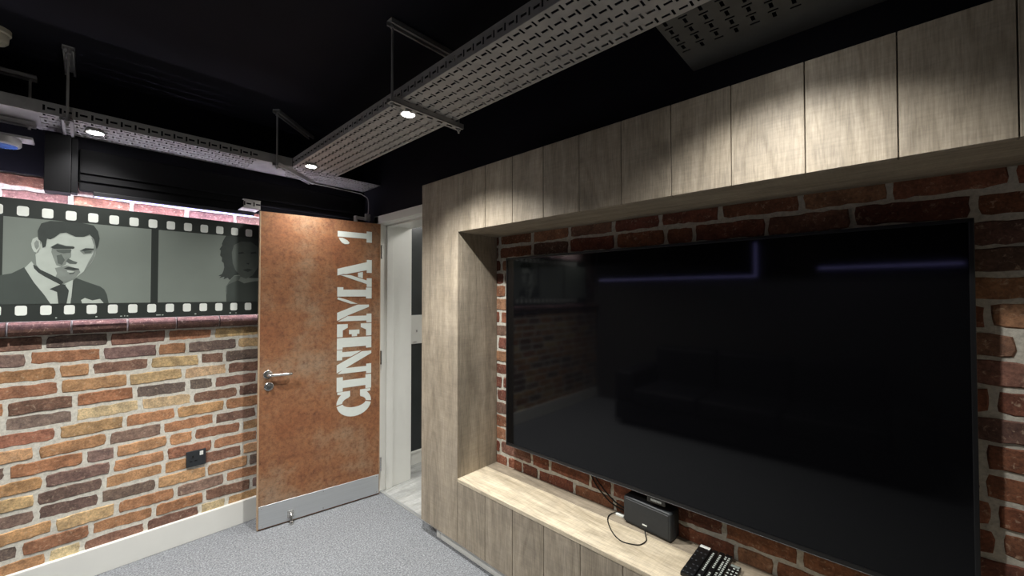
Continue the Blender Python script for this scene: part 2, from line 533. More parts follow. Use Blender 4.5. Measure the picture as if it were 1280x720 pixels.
# ------------------------------------------------------------------ doorway and corridor
bm = B()
JY0, JY1, HZ = 1.99, 2.752, 1.992
box(bm, 1.484, 1.502, JY1 + .005, JY1 + .075, 0, HZ + .062, .004, 2)      # far architrave
box(bm, 1.484, 1.502, JY0 - .075, JY1 + .075, HZ + .004, HZ + .062, .004, 2)
box(bm, 1.490, 1.506, JY1 - .002, JY1 + .03, 0, HZ + .03, .003, 1)
box(bm, 1.50, 1.77, JY1, JY1 + .03, 0, HZ + .03, .002)                   # far jamb lining
box(bm, 1.50, 1.77, JY0 - .03, JY0, 0, HZ + .03, .002)
box(bm, 1.50, 1.77, JY0 - .03, JY1 + .03, HZ, HZ + .03, .002)
box(bm, 1.548, 1.60, JY1 - .014, JY1, 0, HZ, .002)                       # door stop
box(bm, 1.548, 1.60, JY0, JY1, HZ - .014, HZ, .002)
struct('trim_3', bm, M['white'], 'white painted door lining and architrave')
bm = B(); box(bm, 1.5, 1.524, JY0, JY1, 0, .004, .001)
struct('trim_4', bm, M['steel'], 'metal threshold strip between carpet and corridor floor')

bm = B()
box(bm, 1.75, 3.4, 2.98, 3.1, 0, ZC)
struct('wall_corridor', bm, M['white'], 'white corridor wall seen through the doorway')
bm = B(); box(bm, 3.4, 3.5, 1.1, 3.1, 0, ZC); box(bm, 1.745, 3.5, 1.0, 1.1, 0, ZC)
struct('wall_corridor_end', bm, M['white'], 'white end wall of the corridor')
bm = B(); box(bm, 1.75, 3.4, 2.962, 2.982, 0, .10, .004, 2)
struct('baseboard_corridor', bm, M['white'], 'white skirting in the corridor')
wn = thing('window_1', 'dark glazed panels with white rail on corridor wall', 'window', (2.2, 2.97, 0), kind='structure')
bm = B()
for z0, z1 in ((.10, .118), (1.04, 1.287), (2.25, 2.3)): box(bm, 1.77, 2.8, 2.955, 2.98, z0, z1, .002)
for x0 in (1.77, 2.77): box(bm, x0, x0 + .04, 2.955, 2.98, .10, 2.3, .002)
obj('window_frame', bm, M['white'], wn)
bm = B(); box(bm, 1.80, 2.78, 2.970, 2.9795, .118, 1.04)
obj('lower_pane', bm, M['dark_glass'], wn)
bm = B(); box(bm, 1.80, 2.78, 2.970, 2.9795, 1.287, 2.25)
obj('upper_pane', bm, M['dark_glass'], wn)
bm = B(); box(bm, 1.945, 1.957, 2.948, 2.956, 1.14, 1.16, .001); box(bm, 1.92, 1.95, 2.95, 2.956, 1.055, 1.06)
obj('catch', bm, M['galv'], wn)

# fill lamp added out of sight behind the surround to brighten the corridor
cl = thing('corridor_fill_lamp', 'unseen round lamp added to light the corridor beyond the doorway', 'lamp', (2.5, 2.1, ZC))
bm = B(); lathe(bm, (2.5, 2.1, ZC - .05), (0, 0, 1), [(.13, 0), (.15, .012), (.15, .05)], 32)
obj('lamp_body', bm, M['white'], cl, smooth=True)
bm = B(); lathe(bm, (2.5, 2.1, ZC - .056), (0, 0, 1), [(.10, 0), (.125, .006)], 32)
obj('diffuser', bm, emit('corridor_fill_diffuser', (1, .97, .92, 1), 6.0), cl)
ld = bpy.data.lights.new('corridor_fill_light', 'POINT'); ld.energy = 22; ld.shadow_soft_size = .12; ld.color = (1, .97, .93)
lo = link(bpy.data.objects.new('corridor_fill_light', ld), cl); lo.location = (0, 0, -.2)

# ------------------------------------------------------------------ the open door
DL = Vector((1.479, 2.715, 0))
door = thing('door_1', 'rust finished cinema door standing open with white stencil lettering', 'door', DL, math.atan2(.12, -.744), kind='structure')
DW, DT, D0, D1 = .755, .044, .006, 1.987
bm = B(); box(bm, .003, DW - .003, -DT, 0, D0, D1, .001)
obj('door_leaf', bm, M['rust'], door, local=True)
bm = B(); box(bm, DW - .003, DW + .004, -DT - .0005, .0006, D0, D1, .001); box(bm, -.002, .003, -DT - .0005, .0006, D0, D1, .001)
obj('edge_lipping', bm, M['edge_wood'], door, local=True)
bm = B(); box(bm, .004, DW - .004, 0, .0025, .012, .15, .0008)
kp = obj('kick_plate', bm, M['steel'], door, local=True)
bm = B()
for px in (.02, .38, DW - .02):
    for pz in (.025, .137): lathe(bm, (px, .0024, pz), (0, 1, 0), [(.004, 0), (.003, .0012)], 10)
obj('screw', bm, M['chrome'], kp, local=True)
# lever handle
hd = bpy.data.objects.new('door_handle', None); link(hd, door); hd.location = (.708, 0, .963)
bm = B(); lathe(bm, (0, 0, 0), (0, 1, 0), [(.026, 0), (.026, .006), (.023, .009)], 28)
obj('rosette', bm, M['chrome'], hd, local=True, smooth=True)
bm = B(); tube(bm, [(0, .006, 0), (0, .035, 0), (-.004, .048, .001), (-.018, .055, .001), (-.06, .056, 0), (-.105, .056, -.001), (-.121, .052, -.002), (-.125, .043, -.002)], .0095, 14, 8)
obj('lever', bm, M['chrome'], hd, local=True, smooth=True)
ck = bpy.data.objects.new('lock', None); link(ck, door); ck.location = (.702, 0, .888)
bm = B(); lathe(bm, (0, 0, 0), (0, 1, 0), [(.026, 0), (.026, .006), (.022, .009)], 28)
obj('escutcheon', bm, M['chrome'], ck, local=True, smooth=True)
bm = B(); lathe(bm, (0, .008, 0), (0, 1, 0), [(.011, 0), (.011, .007), (.009, .010)], 20); box(bm, -.005, .005, .016, .030, -.014, .012, .002, 2)
obj('thumb_turn', bm, M['silver_line'], ck, local=True, smooth=True)
# kick-down holder at the foot of the door
bm = B()
box(bm, .555, .592, .0025, .006, .03, .075, .002, 2)
tube(bm, [(.574, .006, .058), (.574, .018, .05), (.574, .03, .022), (.574, .034, .012)], .007, 10, 5)
lathe(bm, (.574, .034, .0005), (0, 0, 1), [(.014, 0), (.014, .012), (.009, .02)], 16)
obj('door_holder', bm, M['chrome'], door, local=True, smooth=True)
# hinges
for hz in (.22, 1.0, 1.78):
    bm = B(); lathe(bm, (-.008, .004, hz - .05), (0, 0, 1), [(.006, 0), (.006, .1)], 12); box(bm, -.004, -.001, -.03, .002, hz - .05, hz + .05)
    obj('hinge', bm, M['chrome'], door, local=True)

# stencil letters: u = reading direction (up the door), v = letter height
def arc(cx, cy, rx, ry, a0, a1, n=14):
    return [(cx + rx * math.cos(math.radians(a0 + (a1 - a0) * i / n)), cy + ry * math.sin(math.radians(a0 + (a1 - a0) * i / n))) for i in range(n + 1)]
def slab_I(w):
    return [[(0, 0), (w, 0), (w, .17), (w * .76, .17), (w * .76, .83), (w, .83), (w, 1), (0, 1), (0, .83), (w * .24, .83), (w * .24, .17), (0, .17)]]
GL = {}
GL['C'] = [arc(.42, .5, .42, .5, 98, 262) + arc(.44, .5, .16, .34, 258, 102),
           arc(.42, .5, .42, .5, 92, 48) + [(.72, .98), (.79, .98), (.79, .62), (.63, .62)] + arc(.44, .5, .17, .34, 30, 92),
           arc(.42, .5, .42, .5, -92, -48) + [(.72, .02), (.79, .02), (.79, .33), (.63, .33)] + arc(.44, .5, .17, .34, -32, -92)]
GL['I'] = slab_I(.43)
GL['N'] = [[(0, 0), (.30, 0), (.30, .15), (.23, .15), (.23, .78), (.07, .98), (.07, .15), (0, .15)],
           [(.10, 1), (.34, 1), (.70, .28), (.70, 0), (.62, 0), (.26, .70)],
           [(.48, 1), (.78, 1), (.78, .85), (.72, .85), (.72, .30), (.57, .60), (.57, .85), (.48, .85)]]
GL['E'] = [[(0, 0), (.34, 0), (.34, 1), (0, 1), (0, .84), (.06, .84), (.06, .16), (0, .16)],
           [(.37, 1), (.75, 1), (.75, .70), (.64, .70), (.56, .84), (.37, .84)],
           [(.37, 0), (.75, 0), (.75, .32), (.64, .32), (.56, .16), (.37, .16)],
           [(.37, .43), (.44, .43), (.44, .36), (.57, .36), (.57, .66), (.44, .66), (.44, .58), (.37, .58)]]
GL['M'] = [[(0, 0), (.27, 0), (.27, .15), (.21, .15), (.21, .70), (.06, .98), (.06, .15), (0, .15)],
           [(.08, 1), (.32, 1), (.55, .42), (.55, .08), (.48, .08), (.24, .68)],
           [(.58, .42), (.70, .72), (.78, .98), (.72, 1), (.58, .62)],
           [(.74, 0), (1.08, 0), (1.08, .17), (1.01, .17), (1.01, .83), (1.08, .83), (1.08, 1), (.80, 1), (.80, .17), (.74, .17)]]
GL['A'] = [[(.0, 0), (.27, 0), (.27, .15), (.20, .15), (.35, .62), (.35, .92), (.09, .15), (0, .15)],
           [(.33, 1), (.53, 1), (.77, .15), (.84, .15), (.84, 0), (.44, 0), (.44, .15), (.52, .15), (.38, .74), (.38, .84)],
           [(.26, .27), (.46, .27), (.43, .41), (.31, .41)]]
GL['1'] = [[(.0, 0), (.43, 0), (.43, .16), (.35, .16), (.35, 1), (.14, 1), (.14, .16), (0, .16)],
           [(.10, .97), (.10, .86), (.02, .72), (-.07, .66), (-.12, .70), (-.13, .80), (-.08, .88), (.0, .93)]]
SPAN = {'C': (.605, .787), 'I': (.790, .890), 'N': (.897, 1.077), 'E': (1.082, 1.258), 'M': (1.264, 1.516), 'A': (1.520, 1.716), '1': (1.819, 1.922)}
for ch, key in zip('CINEMA1', 'CINEMA1'):
    polys = GL[key]
    umax = max(u for p in polys for u, v in p); umin = min(u for p in polys for u, v in p)
    a, b = SPAN[key]
    bm = B()
    for p in polys:
        prism(bm, p, lambda u, v, d: (.064 + .236 * v, d, a + (u - umin) / (umax - umin) * (b - a)), .0, .0016)
    o = obj('letter', bm, M['letter'], door, local=True)
    o['label'] = 'white stencil character ' + ch

# ------------------------------------------------------------------ timber television surround
sur = thing('timber_surround', 'large grey oak plank surround framing the recessed television', 'media wall', (1.46, .71, 0))
FX0, FX1, FZ0, FZ1 = 1.43, 1.452, .074, 2.15
rng = random.Random(21)
seams = [2.108, 1.94, 1.755] + [1.53 - .1955 * i for i in range(12)]
bm = B()
def rc(): return (rng.random(), rng.random(), rng.random(), 1)
SEAM = [1.94]
for a, b in zip(seams, seams[1:]):
    ga = .0004 if a in SEAM else .0012
    gb = .0004 if b in SEAM else .0012
    if a > 2.1: ga = 0
    y1, y0 = a - ga, b + gb
    if b >= R1 - .001 or a <= R0:                       # beside the opening: full height
        fs = box(bm, FX0, FX1, y0, y1, FZ0, FZ1, .0012); colour(bm, fs, rc())
    elif b < R0:                                         # straddles the right edge of the opening
        for yy0, yy1, z0, z1 in ((R0, y1, S1, FZ1), (R0, y1, FZ0, S0), (y0, R0 - .001, FZ0, FZ1)):
            fs = box(bm, FX0, FX1, yy0, yy1, z0, z1, .0012); colour(bm, fs, rc())
    else:
        fs = box(bm, FX0, FX1, y0, y1, S1, FZ1, .0012); colour(bm, fs, rc())
        if y1 > R1 - .003: y1 += 0
        fs = box(bm, FX0, FX1, y0, y1, FZ0, S0 - .0005, .0012); colour(bm, fs, rc())
obj('front_cladding', bm, M['wood_z'], sur)
bm = B()
fs = box(bm, FX1, 1.74, R1, R1 + .02, S0 - .02, S1 + .02, .001); colour(bm, fs, (.3, .6, .35, 1))
obj('side_reveal', bm, M['wood_z'], sur)
bm = B()
fs = box(bm, FX1, 1.74, R0 - .02, R0, S0 - .02, S1 + .02, .001); colour(bm, fs, (.7, .2, .5, 1))
obj('side_reveal', bm, M['wood_z'], sur)
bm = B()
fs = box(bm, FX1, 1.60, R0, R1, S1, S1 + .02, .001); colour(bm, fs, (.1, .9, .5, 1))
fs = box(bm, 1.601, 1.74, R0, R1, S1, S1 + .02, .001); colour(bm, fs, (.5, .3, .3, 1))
obj('soffit', bm, M['wood_y2'], sur)  # same oak as the shelf, recess shade painted in with the darker board tone
bm = B()
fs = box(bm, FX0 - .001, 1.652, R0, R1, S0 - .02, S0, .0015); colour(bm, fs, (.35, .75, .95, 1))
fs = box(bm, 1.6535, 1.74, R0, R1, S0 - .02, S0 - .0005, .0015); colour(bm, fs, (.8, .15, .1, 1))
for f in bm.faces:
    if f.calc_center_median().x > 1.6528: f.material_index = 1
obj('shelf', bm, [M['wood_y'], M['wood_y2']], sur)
bm = B()
fs = box(bm, FX1, 1.50, 2.088, 2.108, FZ0, FZ1, .001); colour(bm, fs, (.4, .4, .5, 1))
fs = box(bm, FX1, 1.50, -.69, -.67, FZ0, FZ1, .001); colour(bm, fs, (.4, .1, .5, 1))
fs = box(bm, FX1, 1.50, -.67, 2.088, FZ1 - .02, FZ1, .001); colour(bm, fs, (.2, .1, .5, 1))
obj('edge_return', bm, M['wood_z'], sur)
bm = B(); box(bm, 1.462, 1.50, -.67, 1.955, 0, .09, .002); box(bm, 1.462, 1.50, 1.958, 1.992, 0, .09, .002)
o = obj('plinth', bm, M['white'], sur); o['label'] = 'white painted plinth'

# ------------------------------------------------------------------ television
TY0, TY1, TZ0, TZ1 = -.186, 1.600, .600, 1.677
tv = thing('television', 'huge black flat screen television on brick wall inside wood surround', 'television', (1.70, .707, TZ0))
bm = B()
box(bm, 1.668, 1.69, TY0, TY1, TZ0, TZ1, .004, 2)
obj('casing', bm, M['bezel'], tv)
bm = B()
bw = .011
for y0, y1, z0, z1 in ((TY0, TY1, TZ0, TZ0 + bw + .004), (TY0, TY1, TZ1 - bw, TZ1), (TY0, TY0 + bw, TZ0, TZ1), (TY1 - bw, TY1, TZ0, TZ1)):
    box(bm, 1.660, 1.670, y0, y1, z0, z1, .002, 2)
obj('bezel', bm, M['bezel'], tv)
bm = B(); box(bm, 1.6635, 1.669, TY0 + .006, TY1 - .006, TZ0 + .006, TZ1 - .006)
obj('screen', bm, M['screen'], tv)
bm = B(); box(bm, 1.659, 1.672, TY0, TY1, TZ0 - .0016, TZ0 + .0006, .0004)
obj('lower_trim', bm, M['silver_line'], tv)
bm = B(); box(bm, 1.662, 1.674, .675, .755, TZ0 - .026, TZ0 - .001, .003, 2)
lg = obj('badge', bm, M['bezel'], tv)
bm = B()
for k in range(7): box(bm, 1.6605, 1.6622, .692 + k * .0068, .6965 + k * .0068, TZ0 - .018, TZ0 - .010)
obj('logo', bm, M['grey_print'], lg)
bm = B(); box(bm, 1.69, 1.712, TY0 + .18, TY1 - .18, TZ0 + .1, TZ1 - .18, .01, 2); box(bm, 1.712, 1.737, .45, .97, .95, 1.3, .003)
obj('rear_housing', bm, M['bezel'], tv)

# ------------------------------------------------------------------ film strip panel
FY = 2.945
fp = thing('film_strip_panel', 'long backlit film strip panel with black and white portraits', 'wall art', (.2, FY + .01, 1.63))
PX0, PX1, PZ0, PZ1 = -1.3, 1.32, 1.338, 1.914
bm = B(); box(bm, PX0, PX1, FY, FY + .022, PZ0, PZ1, .001)
obj('film_backing', bm, M['film_black'], fp)
def flat(name, polys, m, layer, parent):
    for p in polys:
        bm = B()
        prism(bm, p, lambda u, v, d: (u, FY - d, v), -.0002, .0004 + .0003 * layer)
        obj(name, bm, m, parent)
def rect(x0, x1, z0, z1): return [(x0, z0), (x1, z0), (x1, z1), (x0, z1)]
FR = [(-.272 - .51, -.272), (-.243 if False else -.242 - .03 + .005, .238), (.268, .268 + .505), (.803, 1.30)]
FR = [(-1.28, -.80), (-.77, -.295), (-.267, .238), (.268, .773), (.803, 1.30)]
flat('picture_ground', [rect(a, b, 1.421, 1.826) for a, b in FR], M['film_grey'], 0, fp)
k = -14
h0 = None
while True:
    cx = .0165 + .0757 * k
    k += 1
    if cx > PX1 - .03: break
    if cx < PX0 + .03: continue
    for cz in (1.857, 1.390):
        if h0 is None:
            bm = B(); prism(bm, rrect(0, 0, .036, .046, .009, 4), lambda u, v, d: (u, -d, v), -.0002, .0005)
            h0 = obj('sprocket_hole', bm, M['film_hole'], fp, local=True); o = h0
        else:
            o = link(h0.copy(), fp)
        o.location = (cx - fp.location.x, FY - fp.location.y, cz - fp.location.z)
rng = random.Random(3)
marks = []
for cx in (-.105, .03, .12, .135, .145, .262, .272, .285, .43, .60, .63):
    marks.append(rect(cx, cx + rng.uniform(.004, .01), 1.349, 1.349 + rng.uniform(.004, .007)))
flat('edge_mark', marks, M['p_light'], 0, fp)

# portraits, drawn as flat printed tones (coordinates in metres on the panel)
def man(cx, cy):  # crop pixel -> panel metres, solved from the horizontal scale of the wall
    px, py = cx / 4.235, 240 + cy / 4.235
    u = (px - 640) / 496.0
    den = .6827 - .7307 * u
    X = FY * (.7307 + .6827 * u) / den
    t = FY / den
    return (X, H + t * (368 - py) / 496.0)
def wom(cx, cy):
    return man((180 + cx / 4.8) * 4.235, (20 + cy / 4.8) * 4.235)
def clampz(p): return (p[0], max(1.4212, min(1.8258, p[1])))
def mp(pts, f=man): return [clampz(f(*q)) for q in pts]
mp1 = bpy.data.objects.new('portrait_man', None); link(mp1, fp)
mp1['label'] = 'printed portrait of a man in a dark suit and tie'
suit_l = [(-60, 470), (0, 440), (60, 430), (125, 398), (150, 430), (180, 480), (235, 545), (272, 600), (-60, 600)]
suit_r = [(372, 600), (376, 520), (385, 470), (402, 455), (470, 480), (530, 500), (552, 516), (566, 542), (576, 600)]
hair = [(198, 250), (194, 205), (212, 165), (260, 152), (340, 150), (430, 158), (490, 176), (514, 208), (523, 246), (516, 280), (506, 300), (494, 250), (470, 225), (440, 236), (395, 236), (345, 214), (312, 218), (284, 240), (262, 250), (244, 246), (238, 288), (222, 296), (214, 262)]
face = [(214, 262), (244, 240), (284, 232), (312, 212), (345, 206), (395, 228), (440, 234), (470, 220), (498, 245), (508, 292), (500, 340), (482, 374), (440, 422), (402, 452), (372, 468), (322, 474), (290, 458), (240, 440), (212, 414), (190, 385), (184, 330), (206, 298)]
ear = [(160, 272), (168, 248), (190, 237), (206, 250), (211, 290), (196, 322), (176, 316), (165, 296)]
shirt = [(128, 402), (164, 366), (184, 396), (230, 446), (290, 482), (330, 492), (386, 464), (382, 500), (374, 600), (268, 600), (235, 545), (180, 480)]
flat('print_suit', [mp(suit_l), mp(suit_r)], M['p_suit'], 1, mp1)
flat('print_shirt', [mp(shirt)], M['p_light'], 2, mp1)
flat('print_tie', [mp([(262, 514), (322, 488), (350, 490), (366, 514), (354, 600), (310, 600), (302, 530)])], M['p_dark'], 3, mp1)
flat('print_face', [mp(face), mp(ear)], M['p_light'], 2, mp1)
flat('print_ear_shade', [mp([(176, 270), (188, 254), (200, 262), (202, 288), (190, 306), (180, 292)])], M['p_mid'], 3, mp1)
shade = [[(272, 286), (300, 270), (345, 284), (386, 286), (378, 318), (372, 346), (352, 362), (346, 384), (322, 396), (296, 388), (280, 350), (268, 318)],
         [(288, 402), (330, 394), (352, 388), (414, 408), (424, 424), (402, 450), (372, 468), (322, 474), (290, 456), (300, 430)],
         [(418, 312), (440, 300), (494, 302), (484, 326), (440, 330)],
         [(478, 240), (500, 250), (508, 292), (498, 342), (480, 374), (442, 420), (466, 370), (488, 330), (494, 284)]]
flat('print_face_shade', [mp(p) for p in shade], M['p_mid'], 3, mp1)
dark = [[(262, 292), (298, 274), (346, 286), (392, 290), (388, 300), (334, 300), (282, 300)],
        [(420, 310), (448, 297), (494, 299), (490, 307), (444, 312)],
        [(336, 404), (360, 396), (414, 405), (418, 411), (390, 414), (354, 410)]]
flat('print_features', [mp(p) for p in dark], M['p_dark'], 5, mp1)
mid2 = [[(292, 306), (336, 304), (376, 306), (368, 322), (330, 324), (302, 318)],
        [(440, 314), (484, 312), (476, 323), (446, 324)],
        [(346, 368), (358, 352), (384, 364), (408, 372), (400, 382), (366, 380)],
        [(296, 336), (322, 330), (340, 360), (326, 386), (304, 378)],
        [(364, 428), (396, 424), (388, 434), (366, 436)]]
flat('print_features', [mp(p) for p in mid2], M['p_shade'], 4, mp1)
flat('print_hair', [mp(hair), mp([(172, 384), (190, 392), (214, 412), (262, 434), (310, 458), (336, 478), (322, 492), (282, 472), (232, 446), (200, 426), (178, 404)])], M['p_dark'], 5, mp1)
flat('print_nose_light', [mp([(372, 300), (392, 306), (398, 346), (386, 358), (374, 340)]), mp([(352, 414), (392, 420), (384, 430), (356, 424)])], M['p_light'], 4, mp1)
flat('print_collar', [mp([(345, 494), (386, 464), (378, 560), (366, 572), (364, 520)]), mp([(128, 402), (164, 366), (182, 394), (240, 450), (318, 490), (250, 518), (230, 512)])], M['p_light'], 4, mp1)
flat('print_pocket_square', [mp([(430, 572), (450, 561), (490, 574), (530, 566), (550, 592), (436, 592)])], M['p_light'], 3, mp1)
wp = bpy.data.objects.new('portrait_woman', None); link(wp, fp)
wp['label'] = 'printed portrait of a dark haired woman'
whair = [(488, 160), (474, 190), (464, 214), (466, 224), (450, 246), (458, 256), (454, 284), (466, 298), (464, 318), (476, 330), (480, 356), (474, 380), (466, 396), (446, 406), (462, 410), (450, 420), (482, 412), (476, 428), (500, 418), (514, 432), (540, 405), (566, 400), (640, 420), (700, 420), (740, 405), (722, 340), (738, 270), (722, 200), (700, 160)]
wface = [(524, 268), (536, 222), (580, 200), (640, 204), (684, 236), (694, 300), (680, 360), (650, 404), (612, 424), (580, 412), (545, 370), (530, 330)]
wsuit = [(492, 472), (520, 446), (560, 432), (600, 452), (660, 440), (720, 436), (780, 470), (800, 575), (494, 575)]
flat('print_jacket', [mp(wsuit, wom)], M['p_suit'], 1, wp)
flat('print_hair', [mp(whair, wom)], M['p_dark'], 2, wp)
flat('print_face', [mp(wface, wom), mp([(514, 436), (540, 408), (580, 408), (570, 430), (528, 448), (500, 462), (498, 520), (490, 500), (492, 470)], wom)], M['p_shade'], 3, wp)  # face tone darkened to carry the door's shadow across the panel
flat('print_features', [mp([(560, 268), (590, 262), (600, 272), (566, 276)], wom), mp([(636, 266), (668, 262), (674, 272), (640, 276)], wom), mp([(590, 372), (620, 364), (650, 370), (622, 384)], wom), mp([(608, 330), (630, 330), (626, 340)], wom)], M['p_dark'], 4, wp)
# LED strips and stand-offs behind the panel
for z0 in (PZ0 + .012, PZ1 - .022):
    bm = B(); box(bm, PX0 + .02, PX1 - .02, FY + .022, FY + .034, z0, z0 + .010)
    obj('led_strip', bm, M['led_top'] if z0 > 1.6 else M['led'], fp)
for x in (-1.1, -.4, .4, 1.1):
    for z in (1.45, 1.8):
        bm = B(); lathe(bm, (x, FY + .021, z), (0, 1, 0), [(.012, 0), (.012, .07)], 14)
        obj('standoff', bm, M['galv'], fp)

# LED-edged panel on the facing wall, seen reflected in the television
for lab, ya, yb, zb in (('dark panel edged with blue light, seen only reflected in the television screen', 1.02, 2.95, 1.66),
                        ('smaller dark panel with blue lower edge, reflected at the right of the television screen', -.5, .47, 1.72)):
    ym = (ya + yb) / 2
    rp = thing('backlit_panel', lab, 'wall art', (XL + .06, ym, 1.9))
    bm = B(); box(bm, XL + .03, XL + .055, ya, yb, zb + .014, 2.28, .002)
    obj('panel_board', bm, M['film_black'], rp)
    bm = B(); box(bm, XL + .034, XL + .05, ya, yb, zb, zb + .014)
    if ya > 0: box(bm, XL + .034, XL + .05, ya - .014, ya, zb, 2.03)
    obj('led_edge', bm, M['led_edge'], rp)
    bm = B(); box(bm, XL + .001, XL + .03, ya + .2, yb - .2, 1.95, 2.0)
    obj('wall_batten', bm, M['galv'], rp)

# ------------------------------------------------------------------ socket on the brick wall
so = thing('wall_socket', 'black metal plug socket low on the brick wall beside the door', 'socket', (.458, 3.024, .486))
bm = B(); box(bm, .411, .505, 3.018, 3.032, .438, .530, .003, 2)
obj('face_plate', bm, M['plastic'], so)
bm = B()
for hx, hz, hw, hh in ((.442, .497, .006, .013), (.433, .472, .012, .005), (.456, .472, .012, .005)):
    box(bm, hx - hw / 2, hx + hw / 2, 3.0165, 3.0185, hz - hh / 2, hz + hh / 2)
obj('pin_holes', bm, M['rubber'], so)
bm = B(); box(bm, .474, .491, 3.0145, 3.0185, .498, .522, .002, 2)
o = obj('switch', bm, M['white'], so); o['label'] = 'white rocker switch'

# ------------------------------------------------------------------ cable trays
def strip_holes(bm, to3, L0, L1, W0_, W1_, rows, solid=(), pat='floor', mi=0):
    """Perforated sheet: grid of quads with slots left out."""
    P = .05
    rh = (W1_ - W0_) / rows
    cache = {}
    def V(a, b):
        k = (round(a, 5), round(b, 5))
        if k not in cache: cache[k] = bm.verts.new(to3(a, b))
        return cache[k]
    for r in range(rows):
        b0 = W0_ + r * rh
        c = b0 + rh / 2
        bs = [b0, c - .0130, c - .0050, c + .0050, c + .0130, b0 + rh]
        off = (.0 if r % 2 == 0 else P / 2)
        a = L0
        cells = []
        k = math.floor((L0 - off) / P) - 1
        edges = {L0, L1}
        rel = [.0, .003, .0105, .0165, .0415]
        while k * P + off < L1 + P:
            for q in rel:
                e = k * P + off + q
                if L0 < e < L1: edges.add(round(e, 6))
            k += 1
        edges = sorted(edges)
        for e0, e1 in zip(edges, edges[1:]):
            if e1 - e0 < 1e-5: continue
            m = ((e0 + e1) / 2 - off) % P
            sld = any(s0 <= (e0 + e1) / 2 <= s1 for s0, s1 in solid)
            for i in range(5):
                hole_ = False
                if not sld:
                    if .003 < m < .0105 and i in (1, 2, 3): hole_ = True
                    if .0165 < m < .0415 and i == 2: hole_ = True
                if hole_: continue
                f = bm.faces.new((V(e0, bs[i]), V(e1, bs[i]), V(e1, bs[i + 1]), V(e0, bs[i + 1])))
                f.material_index = mi
def add_solid(o, t=.0015):
    md = o.modifiers.new('thickness', 'SOLIDIFY'); md.thickness = t; md.offset = 0
ZT = 2.28
TX0, TX1 = .885, 1.168      # main run, X range
LY0, LY1 = 2.742, 3.018     # run along the brick wall, Y range
FL = .052
YE = -.85
ct = thing('cable_tray', 'perforated metal cable tray running overhead from the door corner past the television', 'cable tray', (1.03, 1.5, ZT))
bm = B(); strip_holes(bm, lambda a, b: (b, a, ZT), YE, 2.735, TX0, TX1, 6)
add_solid(obj('tray_base', bm, M['galv'], ct))
bm = B(); strip_holes(bm, lambda a, b: (TX0, a, ZT + b), YE, 2.735, 0, FL, 1)
box(bm, TX0 - .0008, TX0 + .012, YE, 2.735, ZT + FL, ZT + FL + .0015)
add_solid(obj('tray_flange', bm, M['galv'], ct))
bm = B(); strip_holes(bm, lambda a, b: (TX1, a, ZT + b), .50, 2.735, 0, FL, 1)
box(bm, TX1 - .012, TX1 + .0008, .5, 2.735, ZT + FL, ZT + FL + .0015)
add_solid(obj('tray_flange', bm, M['galv'], ct))
# branch that turns towards the television wall
br = thing('cable_tray', 'dark wide perforated tray branch turning overhead to the wall above the television', 'cable tray', (1.3, .2, ZT))
bm = B(); strip_holes(bm, lambda a, b: (a, b, ZT), TX1, 1.5, YE, .495, 27, solid=((1.36, 1.6),))
add_solid(obj('tray_base', bm, M['dim_galv'], br))
for yy in (YE, .495):
    bm = B(); strip_holes(bm, lambda a, b: (a, yy, ZT + b), TX1 + .002, 1.499, 0, FL, 1)
    add_solid(obj('tray_flange', bm, M['dim_galv'], br))
# run along the brick wall
lt = thing('cable_tray', 'perforated metal cable tray running overhead along the brick wall', 'cable tray', (0, 2.88, ZT))
bm = B(); strip_holes(bm, lambda a, b: (a, b, ZT), XL + .02, 1.49, LY0, LY1, 6, solid=((-.62, -.165), (.70, .90)))
add_solid(obj('tray_base', bm, M['galv'], lt))
for yy, s in ((LY0, 1), (LY1, -1)):
    bm = B(); strip_holes(bm, lambda a, b: (a, yy, ZT + b), XL + .02, 1.49 if yy > 2.9 else .883, 0, FL, 1, solid=((-.62, -.165), (.70, .90)))
    y0, y1 = sorted((yy, yy + .012 * s))
    box(bm, XL + .02, 1.49 if yy > 2.9 else .883, y0, y1, ZT + FL, ZT + FL + .0015)
    add_solid(obj('tray_flange', bm, M['galv'], lt))
bm = B(); box(bm, -.172, -.158, LY0 - .002, LY1, ZT - .003, ZT - .001); box(bm, -.33, -.165, LY0 - .003, LY0 - .001, ZT + .004, ZT + FL)
for bx in (-.3, -.2): lathe(bm, (bx, LY0 - .001, ZT + .028), (0, -1, 0), [(.006, 0), (.006, .006)], 6)
obj('joint_plate', bm, M['galv'], lt)
# cables lying in the trays are not visible from below; hangers follow
def channel(bm, p, q, w=.041, h=.021, up=True):
    """U-shaped strut channel from p to q with slots shown as ribs."""
    p, q = Vector(p), Vector(q)
    d = (q - p).normalized(); s = Vector((d.y, -d.x, 0)).normalized(); z = Vector((0, 0, 1))
    t = .0025; L = (q - p).length
    def bar(o0, o1, z0, z1, a=0, b=L):
        vs = [bm.verts.new(p + d * aa + s * o + z * zz) for aa in (a, b) for o in (o0, o1) for zz in (z0, z1)]
        for f in ((0, 1, 3, 2), (4, 5, 7, 6), (0, 1, 5, 4), (2, 3, 7, 6), (0, 2, 6, 4), (1, 3, 7, 5)):
            bm.faces.new([vs[i] for i in f])
    bar(-w / 2, -w / 2 + t, 0, h); bar(w / 2 - t, w / 2, 0, h)
    if up:          # web on top, open mouth with lips underneath
        bar(-w / 2, w / 2, h - t, h); bar(-w / 2, -w / 2 + .009, 0, t); bar(w / 2 - .009, w / 2, 0, t)
    else:           # web underneath with slot ladder
        n = max(1, int(L / .05)); st = L / n
        bar(-w / 2, -.007, 0, t); bar(.007, w / 2, 0, t)
        for i in range(n): bar(-.007, .007, 0, t, i * st, i * st + st * .42)
